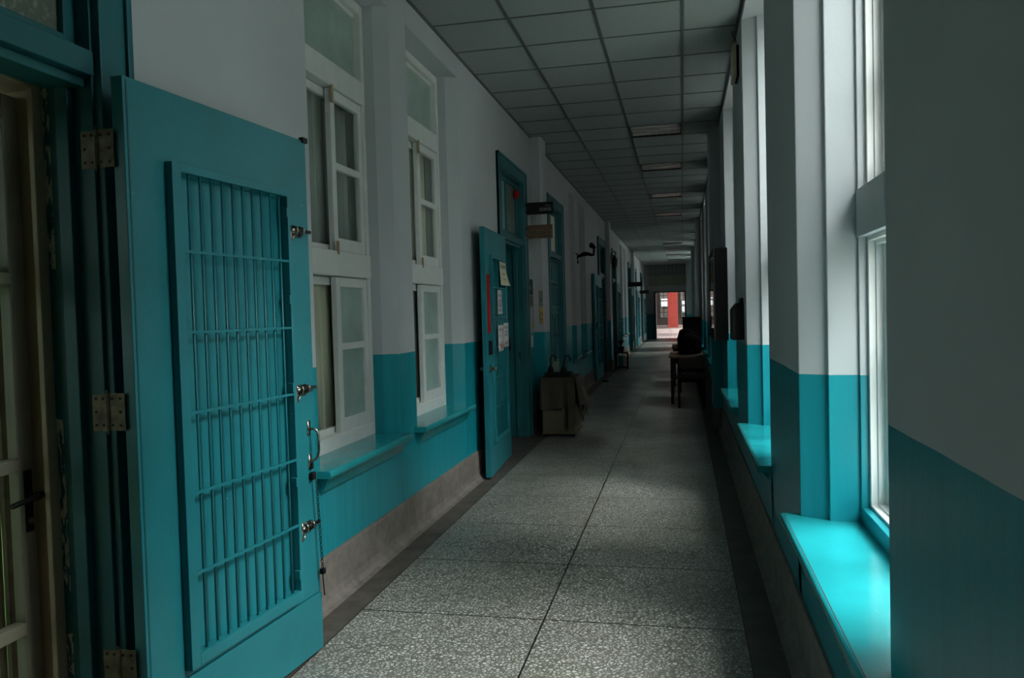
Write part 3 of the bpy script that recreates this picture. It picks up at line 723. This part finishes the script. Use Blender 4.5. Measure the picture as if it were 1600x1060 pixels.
# notices on the wall between second door and pilaster, and on the pilaster
def wallsheet(name, label, y0, y1, z0, z1, mat, lines, cat='notice', inks=None):
    return sheet(name, label, cat, (WL+.001, y0, z0), (0, 1, 0), y1-y0, z1-z0, mat, lines, (1, 0, 0), inks=inks)
wallsheet('poster', 'dark poster, topmost on the narrow wall beside the hanging signs', 8.93, 9.23, 1.61, 1.79, M['dark'], [(.3, .05, .3, .7)], 'poster', M['signw'])
wallsheet('paper_notice', 'brown notice just under the dark poster', 8.93, 9.23, 1.47, 1.605, M['woodsign'], [(.6, .02, .2, .8), (.3, .02, .2, .8)])
wallsheet('paper_notice', 'faded pink notice under the brown notice', 8.95, 9.23, 1.265, 1.46, M['paperw'], [(.7, .012, .1, .9), (.5, .012, .1, .9), (.3, .012, .1, .9), (.12, .012, .1, .9)], inks=M['redink'])
wallsheet('paper_tag', 'little yellow tag below the faded pink notice', 9.03, 9.2, 1.225, 1.262, M['papery'], None, 'tag')
sheet('paper_notice', 'pale green notice high on the pilaster corner beside the panelled door', 'notice', (-1.664, 9.268, 1.465), (1, 0, 0), .05, .19, M['paperg'], [(.3, .05, .2, .9)], (0, -1, 0))
sheet('paper_notice', 'yellow notice on the pilaster corner just above the teal paint', 'notice', (-1.664, 9.268, 1.265), (1, 0, 0), .05, .195, M['papery'], [(.45, .05, .2, .9), (.15, .04, .2, .9)], (0, -1, 0))
g = MB(); g.box(0, .008, -.055, .055, 0, .135); g.box(.008, .012, -.02, .02, .05, .085)
o = g.build('light_switch', M['paperw'], None, bevel=.002); o.location = (WL, 9.10, .995)
tag(o, 'white switch plate on the teal wall before the pilaster', 'light switch')

# ------------------------------------------------------------------ ceiling troffers
def troffer():
    root = empty('ceiling_light', (0, 0, 0))
    h = MB(); ring(h, 0, 0, 0, 0, 0, 0, 0) if False else None
    h.box(-.3, .3, -.3, -.285, 0, .09); h.box(-.3, .3, .285, .3, 0, .09); h.box(-.3, -.285, -.285, .285, 0, .09); h.box(.285, .3, -.285, .285, 0, .09); h.box(-.285, .285, -.285, .285, .08, .09)
    h.build('housing', M['iron'], root)
    rf = MB()
    for k in range(3):
        y = -.19+k*.19; n = 8; prev = None
        for i in range(n+1):
            t = -1+2*i/n; yy = y+t*.09; zz = .075-.055*t*t*abs(t)
            cur = (rf.bm.verts.new((-.28, yy, zz)), rf.bm.verts.new((.28, yy, zz)))
            if prev: rf._q([prev[0], prev[1], cur[1], cur[0]])
            prev = cur
    rf.build('reflector', M['chrome'], root, smooth=True)
    for k in range(3):
        t = MB(); y = -.19+k*.19; t.tube([(-.275, y, .04), (.275, y, .04)], .013, 10); t.build('tube', M['tube'], root, smooth=True)
    lv = MB()
    for k in range(1, 8): x = -.285+k*.57/8; lv.box(x-.001, x+.001, -.285, .285, .002, .03)
    for k in (1, 2): y = -.285+k*.19; lv.box(-.285, .285, y-.003, y+.003, .002, .034)
    lv.build('louvre', M['chrome'], root)
    return root
tw = ['nearest', 'second nearest', 'third', 'fourth', 'fifth', 'sixth', 'seventh', 'farthest']
proto = troffer()
def dup(root):
    r = root.copy(); COL.objects.link(r)
    for c_ in list(root.children):
        k = c_.copy(); COL.objects.link(k); k.parent = r
        for d_ in c_.children:
            q = d_.copy(); COL.objects.link(q); q.parent = k
    return r
for i, rr_ in enumerate(LIGHT_ROWS):
    o = proto if i == 0 else dup(proto)
    o.location = (TX0-.3, TY0+.6*(rr_+.5), CZ-.001)
    tag(o, 'unlit louvred ceiling light, %s of the row along the corridor' % tw[i], 'ceiling light', 'unlit louvred ceiling lights')

# ------------------------------------------------------------------ trolley cabinet under a cloth
root = empty('cabinet', (-1.372, 8.97, 0)); L = Matrix.Translation((1.372, -8.97, 0))
b = MB(); b.box(-1.555, -1.19, 8.69, 9.24, .06, .655); b.build('body', M['cabinet'], root, bevel=.006, mat4=L)
b = MB(); b.box(-1.56, -1.175, 8.68, 9.25, .035, .06); b.build('base_board', M['cabinet'], root, bevel=.003, mat4=L)
b = MB(); b.box(-1.545, -1.20, 8.684, 8.69, .09, .36); b.build('drawer_front', M['cabinet'], root, bevel=.002, mat4=L)
b = MB(); b.box(-1.43, -1.33, 8.672, 8.685, .305, .325); b.build('drawer_pull', M['iron'], root, mat4=L)
for x, y in ((-1.53, 8.72), (-1.21, 8.72), (-1.53, 9.2), (-1.21, 9.2)):
    b = MB(); b.tube([(x-.009, y, .018), (x+.009, y, .018)], .0175, 12); b.box(x-.004, x+.004, y-.004, y+.004, .018, .04); b.build('caster', M['iron'], root, mat4=L)
tag(root, 'khaki cabinet on casters under the olive cloth, before the pilaster', 'cabinet')
# draped cloth: top plane plus hanging skirts with folds
cl = MB(); zt = .664
def skirt(pts, drops, n=18):
    """pts: two plan corners; drops: list of (t, drop) profile"""
    a, b_ = Vector(pts[0]), Vector(pts[1]); out = Vector(((b_-a).y, -(b_-a).x)).normalized()
    prev = None
    for i in range(n+1):
        t = i/n
        for (t0, d0), (t1, d1_) in zip(drops, drops[1:]):
            if t0 <= t <= t1+1e-6: d = d0+(d1_-d0)*(t-t0)/max(1e-6, t1-t0); break
        p = a+(b_-a)*t; colv = []
        for j in range(7):
            q = j/6; off = .006+q*d*.12*(1+.5*math.sin(t*17))+.010*q*math.sin(t*23+1)
            colv.append(cl.bm.verts.new((p.x+out.x*off, p.y+out.y*off, zt-d*q)))
        if prev:
            for j in range(6): cl._q([prev[j], colv[j], colv[j+1], prev[j+1]])
        prev = colv
cl.box(-1.565, -1.182, 8.68, 9.25, zt-.004, zt)
skirt([(-1.565, 8.68), (-1.182, 8.68)], [(0, .34), (.02, .355), (.76, .33), (.78, .30), (.80, .60), (1, .50)])
skirt([(-1.182, 8.68), (-1.182, 9.25)], [(0, .50), (.25, .30), (.6, .36), (.62, .44), (.75, .50), (.8, .38), (1, .35)])
skirt([(-1.565, 9.25), (-1.565, 8.68)], [(0, .15), (.5, .30), (1, .32)])
# the pulled-out corner on the corridor side
A0 = [(-1.18, 9.05, zt-.03), (-1.10, 9.10, .44), (-1.045, 9.13, .33), (-1.10, 9.0, .32), (-1.075, 9.05, .17), (-1.15, 8.98, .36)]
vs = [cl.bm.verts.new(p) for p in A0]; cl._q([vs[0], vs[1], vs[2], vs[3]]); cl._q([vs[0], vs[3], vs[4], vs[5]])
o = cl.build('draped_cloth', M['cloth'], None, smooth=False); so = o.modifiers.new('cloth_thickness', 'SOLIDIFY'); so.thickness = .003
tag(o, 'olive cloth draped over the cabinet, one corner hanging into the corridor', 'cloth')
# things on the cloth
b = MB(); b.box(-1.53, -1.24, 8.74, 8.98, 0.664, .674)
for (x0, x1, y0, y1) in ((-1.53, -1.24, 8.74, 8.75), (-1.53, -1.24, 8.97, 8.98), (-1.53, -1.52, 8.75, 8.97), (-1.25, -1.24, 8.75, 8.97)): b.box(x0, x1, y0, y1, .674, .715)
o = b.build('tray', M['dark'], None, bevel=.003); tag(o, 'shallow black tray on the cloth-covered cabinet', 'tray')
def umbrella(x, y, lean, label, hx):
    root = empty('umbrella', (x, y, .676)); f = MB()
    f.lathe([(.006, 0), (.022, .01), (.038, .04), (.030, .085), (.010, .12), (.006, .13)], (0, 0, 0), 12); f.build('folded_canopy', M['dark'], root, smooth=True)
    s = MB(); pts = [(0, 0, .11), (lean*.4, 0, .17)]
    for k in range(9):
        t = math.pi*k/8; pts.append((lean*.5+hx*(.030-.030*math.cos(t)), 0, .195+.034*math.sin(t)))
    pts.append((pts[-1][0], 0, .165)); s.tube(pts, .0095, 8); s.build('crook_handle', M['darkwood'], root, smooth=True)
    tag(root, label, 'umbrella', 'folded umbrellas on the cabinet')
umbrella(-1.475, 8.86, 0, 'folded black umbrella by the pilaster side of the tray, crook turned to the corridor', 1)
umbrella(-1.325, 8.84, .03, 'folded black umbrella on the corridor side of the tray with tall curved crook', 1)
b = MB(); b.box(-1.452, -1.385, 8.905, 8.911, .68, .865); b.box(-1.452, -1.385, 8.90, 8.925, .676, .684); o = b.build('sign_card', M['paperg'], None); tag(o, 'small pale upright card between the two umbrellas', 'card')
b = MB(); b.lathe([(.03, 0), (.055, .015), (.06, .03), (.045, .045), (.015, .055)], (0, 0, 0), 14); o = b.build('cloth_bag', M['dark'], None, smooth=True); o.location = (-1.40, 8.79, .675); o.scale = (.6, .6, .9)
tag(o, 'small black bundle lying in the tray before the card', 'bag')

# ------------------------------------------------------------------ wall-mounted things
# floodlight on an arm (left)
root = empty('security_light', (WL, 13.42, 2.33)); b = MB(); b.box(0, .012, -.035, .035, -.04, .04); b.box(0, .02, -.012, .012, -.09, -.05); b.build('wall_plate', M['iron'], root)
b = MB(); b.tube([(.01, 0, 0), (.05, 0, .012), (.10, 0, .03), (.16, 0, .03), (.22, 0, .012), (.26, 0, .02)], [.016, .022, .030, .026, .018, .014], 10); b.build('arm', M['iron'], root, smooth=True)
b = MB(); b.tube([(.245, 0, .02), (.252, 0, .08), (.245, 0, .11)], .016, 8); b.tube([(.19, -.01, .15), (.225, 0, .135), (.27, .01, .10)], [.030, .036, .020], 12); b.build('lamp_head', M['iron'], root, smooth=True)
b = MB(); b.tube([(0.006, -.22, .03), (.006, -.12, .025), (.01, 0, .02)], .005, 6); b.build('cable', M['darkwood'], root)
root.scale = (1.15, 1.3, 1.3)
tag(root, 'dark security lamp on a bracket, high on the left wall beyond the panelled door', 'security light')
# scrolled lantern
root = empty('wall_lantern', (WL+.10, 18.72, 2.55)); b = MB(); b.box(0, .012, -.03, .03, -.06, .13); b.build('back_plate', M['iron'], root)
b = MB(); pts = [(.01, 0, .06)]
for k in range(18):
    t = math.pi-k*2*math.pi*1.25/17; rr_ = .062-.0022*k; pts.append((.075+rr_*math.cos(t), 0, .175+rr_*math.sin(t)))
b.tube(pts, .007, 8); b.build('scroll_arm', M['iron'], root, smooth=True)
b = MB(); b.lathe([(.004, .14), (.018, .12), (.03, .075), (.072, .055), (.060, .03), (.066, -.02), (.050, -.12), (.022, -.18), (.008, -.20), (.003, -.23)], (.10, 0, 0), 8); b.build('lamp_cage', M['iron'], root)
tag(root, 'black wrought-iron wall lantern hanging from a scroll on the left', 'lantern')
# display cabinet (right)
root = empty('display_cabinet', (WR, 8.1, 1.07)); D = .125
b = MB(); b.box(-D, 0, 0, 1.25, 0, .92); 
b.build('case', M['matte'], root, bevel=.003)
b = MB()
for (y0, y1, z0, z1) in ((0, .06, 0, .92), (1.19, 1.25, 0, .92), (.06, 1.19, 0, .06), (.06, 1.19, .86, .92)): b.box(-D-.012, -D, y0, y1, z0, z1)
b.build('front_frame', M['darkwood'], root, bevel=.002)
b = MB(); b.box(-D-.006, -D-.001, .06, 1.19, .06, .86); m, nt, bb = new_mat('dark_mirror_glass'); bb.inputs['Base Color'].default_value = (.01, .01, .01, 1); bb.inputs['Roughness'].default_value = .03; bb.inputs['Specular IOR Level'].default_value = .9
b.build('glass_front', m, root)
tag(root, 'black glass-fronted display cabinet hanging on the right wall before the pilaster', 'cabinet')
# suggestion box (right)
root = empty('wall_box', (WR, 6.05, 1.155)); b = MB()
v = [(-.085, 0), (0, 0), (0, .275), (-.045, .275), (-.085, .225)]
a_ = [b.bm.verts.new((x, 0, z)) for x, z in v]; c_ = [b.bm.verts.new((x, .30, z)) for x, z in v]
for i in range(5): b._q([a_[i], a_[(i+1) % 5], c_[(i+1) % 5], c_[i]])
b._q(a_[::-1]); b._q(c_)
b.build('case', M['darkwood'], root, bevel=.003)
b = MB(); b.box(-.02, -.004, .03, .27, .275, .31); b.build('hanger', M['iron'], root, bevel=.002)
tag(root, 'small dark wall box with sloping lid on the right pier', 'box')
# emergency light with wire
root = empty('emergency_light', (WR, 6.22, 3.10)); b = MB(); b.box(-.045, -.02, -.14, .14, 0, .24); b.build('case', M['plastic'], root, bevel=.006)
b = MB(); b.box(-.02, 0, -.12, .12, .005, .225); b.build('back_box', M['dark'], root)
b = MB(); b.tube([(-.01, -.02, .225), (-.015, -.04, .29), (-.04, -.02, .33), (-.035, 0, .37)], .003, 6); b.tube([(-.01, -.06, .0), (-.012, -.05, -.02)], .006, 6); b.build('wire', M['ink'], root)
tag(root, 'yellowed plastic emergency light with loose wire, high on the right pier', 'emergency light')

# ------------------------------------------------------------------ tables, chairs and pile on the right
def table(x0, x1, y0, y1, zt, label):
    root = empty('table', ((x0+x1)/2, (y0+y1)/2, 0)); L = Matrix.Translation((-(x0+x1)/2, -(y0+y1)/2, 0))
    b = MB(); b.box(x0, x1, y0, y1, zt-.035, zt); b.build('table_top', M['brownboard'], root, bevel=.003, mat4=L)
    b = MB(); ring(b, 0, 0, 0, 0, 0, 0, 0) if False else None
    b.box(x0+.03, x1-.03, y0+.03, y0+.05, zt-.12, zt-.035); b.box(x0+.03, x1-.03, y1-.05, y1-.03, zt-.12, zt-.035); b.box(x0+.03, x0+.05, y0+.03, y1-.03, zt-.12, zt-.035); b.build('apron', M['darkwood'], root, mat4=L)
    for x in (x0+.02, x1-.06):
        for y in (y0+.02, y1-.06):
            b = MB(); b.box(x, x+.04, y, y+.04, 0, zt-.035); b.build('leg', M['darkwood'], root, bevel=.003, mat4=L)
    return tag(root, label, 'table')
table(-.205, .30, 11.72, 12.9, .715, 'dark wooden table with worn top edge, nearest on the right beyond the cabinet')
table(-.20, .30, 14.4, 15.6, .715, 'dark wooden table farther along the right wall, behind the first one')
def chair(x, y, rz, label, hb=.86, group='dark wooden chairs on the right'):
    root = empty('wooden_chair', (x, y, 0), rz)
    b = MB(); b.box(-.21, .21, -.21, .21, .41, .45); b.build('seat', M['darkwood'], root, bevel=.008)
    for sx_ in (-.19, .155):
        b = MB(); b.box(sx_, sx_+.035, -.20, -.165, 0, .41); b.build('leg', M['darkwood'], root, bevel=.003)
        b = MB(); b.tube([(sx_+.0175, .185, 0), (sx_+.0175, .19, .42), (sx_+.0175, .24, hb)], .018, 6); b.build('leg', M['darkwood'], root)
    b = MB(); b.box(-.17, .17, .215, .235, hb-.16, hb-.02); b.box(-.17, .17, .20, .215, hb-.30, hb-.23); b.build('backrest', M['darkwood'], root, bevel=.004)
    b = MB(); b.box(-.17, .17, -.192, -.175, .33, .40); b.box(-.18, -.165, -.17, .17, .2, .23); b.box(.165, .18, -.17, .17, .2, .23); b.build('stretcher', M['darkwood'], root)
    return tag(root, label, 'chair', group)
chair(.105, 11.48, math.pi, 'dark chair tucked against the nearest table, closest on the right', .72)
chair(.12, 13.55, 0, 'dark chair between the two right-hand tables', .90)
chair(.13, 16.2, 0, 'dark chair beyond the farther right-hand table', .95)
def lump(name, label, loc, sx_, sy_, sz_, seed, cat, mat=M['matte']):
    bm = bmesh.new(); bmesh.ops.create_icosphere(bm, subdivisions=3, radius=1); rnd = random.Random(seed); ph = [rnd.random()*6 for _ in range(6)]
    for v in bm.verts:
        c0 = v.co.copy(); k = 1+.10*math.sin(3*c0.x+ph[0])*math.cos(4*c0.y+ph[1])+.06*math.sin(7*c0.z+ph[2]+3*c0.x)
        v.co = Vector((c0.x*sx_*k, c0.y*sy_*k, max(c0.z*k, -.6)*sz_+sz_*.6))
    me = bpy.data.meshes.new(name); bm.to_mesh(me); bm.free(); o = bpy.data.objects.new(name, me); COL.objects.link(o); me.materials.append(mat); o.location = loc
    for p_2 in me.polygons: p_2.use_smooth = True
    return tag(o, label, cat)
lump('cloth_bundle', 'large black covered bundle on the nearest right-hand table', (.10, 12.3, .716), .17, .42, .19, 3, 'bundle')
lump('bag', 'black bag on the farther right-hand table', (.06, 15.0, .716), .16, .3, .20, 5, 'bag')
b = MB(); b.box(-.10, .30, -.2, .2, .04, 1.18); b.box(-.11, .31, -.21, .21, 1.18, 1.21); b.box(-.09, .29, -.19, .19, 0, .04)
o = b.build('tall_cabinet', M['dark'], None, bevel=.004); o.location = (.10, 17.9, 0); tag(o, 'tall black cupboard against the right wall, behind the tables', 'cupboard')

# stool with plant (left)
root = empty('plant_stool', (-1.42, 18.75, 0))
b = MB(); b.box(-.155, .155, -.15, .15, .385, .41); b.build('seat', M['darkwood'], root, bevel=.003)
for x in (-.15, .125):
    for y in (-.145, .12): b = MB(); b.box(x, x+.025, y, y+.025, 0, .385); b.build('leg', M['darkwood'], root)
b = MB(); b.box(-.125, .125, -.14, -.125, .04, .06); b.box(-.125, .125, .125, .14, .04, .06); b.build('stretcher', M['darkwood'], root)
tag(root, 'small open-framed dark stool carrying the plant on the left', 'stool')
root = empty('potted_plant', (-1.43, 18.75, .411)); b = MB(); b.lathe([(.05, 0), (.06, .01), (.08, .12), (.085, .125), (.07, .13)], (0, 0, 0), 16); b.build('pot', M['dark'], root, smooth=True)
b = MB(); rnd = random.Random(4)
for k in range(26):
    a = rnd.random()*6.28; t = rnd.uniform(.3, 1.1); rr_ = .16*t; p0 = Vector((0, 0, .12)); p2 = Vector((math.cos(a)*rr_, math.sin(a)*rr_, .14+.24*(1.2-t*.6)*rnd.uniform(.6, 1)))
    p1 = (p0+p2)/2+Vector((0, 0, .06)); sd = Vector((-math.sin(a), math.cos(a), 0))*.018
    v = [b.bm.verts.new(q) for q in (p0-sd*.3, p0+sd*.3, p1+sd, p1-sd, p2)]
    b._q([v[0], v[1], v[2], v[3]]); b._q([v[3], v[2], v[4]])
fo = b.build('leaves', M['plantm'], root); so = fo.modifiers.new('leaf_thickness', 'SOLIDIFY'); so.thickness = .002
tag(root, 'dark leafy potted plant standing on the small stool', 'potted plant')
b = MB(); b.box(-1.28, -1.08, 0, .02, 0, .30); o = b.build('leaning_board', M['teal'], None, bevel=.002); o.location = (-.32, 18.98, .002); o.rotation_euler = (-.05, 0, 0)
bpy.data.objects.remove(o)
b = MB(); b.box(-.09, .02, -.008, .008, 0, .30); b.box(.02, .09, -.008, .008, .0, .30, 1); o = b.build('small_board', [M['teal'], M['pink']], None); o.location = (-1.43, 19.05, .003); tag(o, 'small teal and pink board standing behind the stool', 'board')
# door wedge
b = MB(); b.box(-.06, .06, -.04, .04, 0, .025); o = b.build('door_stop', M['dark'], None, bevel=.005); o.location = (-1.50, 15.5, .001); tag(o, 'black door stop on the floor by the leaf before the lantern', 'door stop')

# ------------------------------------------------------------------ far end
root = struct(empty('door_20')); b = MB(); ring(b, Y1, 0, 0, 0, 0, 0, 0) if False else None
b.box(GX0, GX0+.06, Y1-.03, Y1+.27, 0, GZ); b.box(GX1-.05, GX1, Y1-.03, Y1+.27, 0, GZ); b.box(GX0, GX1, Y1-.03, Y1+.27, GZ-.05, GZ); b.build('door_frame', M['iron'], root)
b = MB(); b.box(-1.24, -1.19, Y1-.75, Y1-.03, .02, 2.1); b.build('open_leaf', M['iron'], root)
b = MB(); b.box(-1.50, .21, Y1-.26, Y1-.01, 2.52, 2.98); b.box(-1.46, .17, Y1-.275, Y1-.255, 2.50, 2.54)
o = b.build('air_curtain', M['rail'], None, bevel=.02); tag(o, 'long beige air-curtain unit above the far doorway', 'air curtain')
root = empty('louvre_screen', (-.65, Y1-.08, 3.02)); b = MB(); b.box(-.95, .86, .02, .05, 0, .44); b.build('backing', M['dark'], root)
b = MB()
for k in range(26): x = -.92+k*.07; b.box(x-.018, x+.018, -.03, .02, .01, .43)
b.build('slats', M['slat'], root)
tag(root, 'row of upright metal slats between the air curtain and the ceiling', 'louvre screen')
# outside terrace
m, nt, bb = new_mat('terrace_tiles'); P = pos(nt)
br = nt.nodes.new('ShaderNodeTexBrick'); br.offset = 0; br.inputs['Scale'].default_value = 1; br.inputs['Brick Width'].default_value = .2; br.inputs['Row Height'].default_value = .2
br.inputs['Mortar Size'].default_value = .012; br.inputs['Color1'].default_value = (.60, .50, .48, 1); br.inputs['Color2'].default_value = (.66, .56, .53, 1); br.inputs['Mortar'].default_value = (.32, .25, .24, 1)
nt.links.new(P, br.inputs['Vector']); nt.links.new(br.outputs[0], bb.inputs['Base Color']); bb.inputs['Roughness'].default_value = .45; M['ttile'] = m
struct(MB().box(-12, 12, Y1+.4, 46, -.15, -.005).build('floor_terrace', M['ttile']))
struct(MB().box(-12, 12, 46, 58, -.15, .28).build('floor_platform', M['pink'], bevel=.02))
b = MB(); b.box(-.29, .29, -.29, .29, 0, 3.61); b.box(-.32, .32, -.32, .32, 0, .12); o = b.build('pillar', M['redcol'], None, bevel=.015); o.location = (-.56, 48.5, .28)
tag(o, 'red square pillar standing outside the far doorway', 'pillar'); o['kind'] = 'thing'
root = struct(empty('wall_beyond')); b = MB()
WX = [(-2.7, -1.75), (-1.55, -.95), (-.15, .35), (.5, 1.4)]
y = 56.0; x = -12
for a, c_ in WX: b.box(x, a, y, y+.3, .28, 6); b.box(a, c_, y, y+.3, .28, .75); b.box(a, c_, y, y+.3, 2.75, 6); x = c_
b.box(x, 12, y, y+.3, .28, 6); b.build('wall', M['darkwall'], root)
M['winbright'] = simple('painted_window_light', (.75, .78, .80), .7, var=.05)  # pale colour stands in for daylight in the far openings
for i, (a, c_) in enumerate(WX):
    f = MB(); ring(f, 0, 0, 0, 0, 0, 0, 0) if False else None
    f.box(a, a+.05, y-.03, y+.05, .75, 2.75); f.box(c_-.05, c_, y-.03, y+.05, .75, 2.75)
    for k in range(6): z = .75+k*.39; f.box(a, c_, y-.03, y+.05, z, z+.04)
    f.box((a+c_)/2-.02, (a+c_)/2+.02, y-.03, y+.05, .75, 2.75)
    f.build('window_lattice', M['iron'], root)
    g = MB(); g.box(a+.05, c_-.05, y+.0, y+.01, .8, 2.7); g.build('pane', M['glass'], root)
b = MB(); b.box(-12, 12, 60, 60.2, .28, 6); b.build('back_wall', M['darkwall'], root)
b = MB(); b.box(-2.75, -1.98, 58.5, 58.6, .75, 3.0); b.box(-1.5, -1.05, 59.9, 59.98, 1.55, 1.95); b.box(-1.5, -1.05, 59.9, 59.98, 2.05, 2.15); b.box(.0, .45, 59.9, 59.98, 1.1, 1.6); b.box(.0, .30, 59.9, 59.98, 1.7, 2.0)
b.build('window_light_panel', M['winbright'], root)
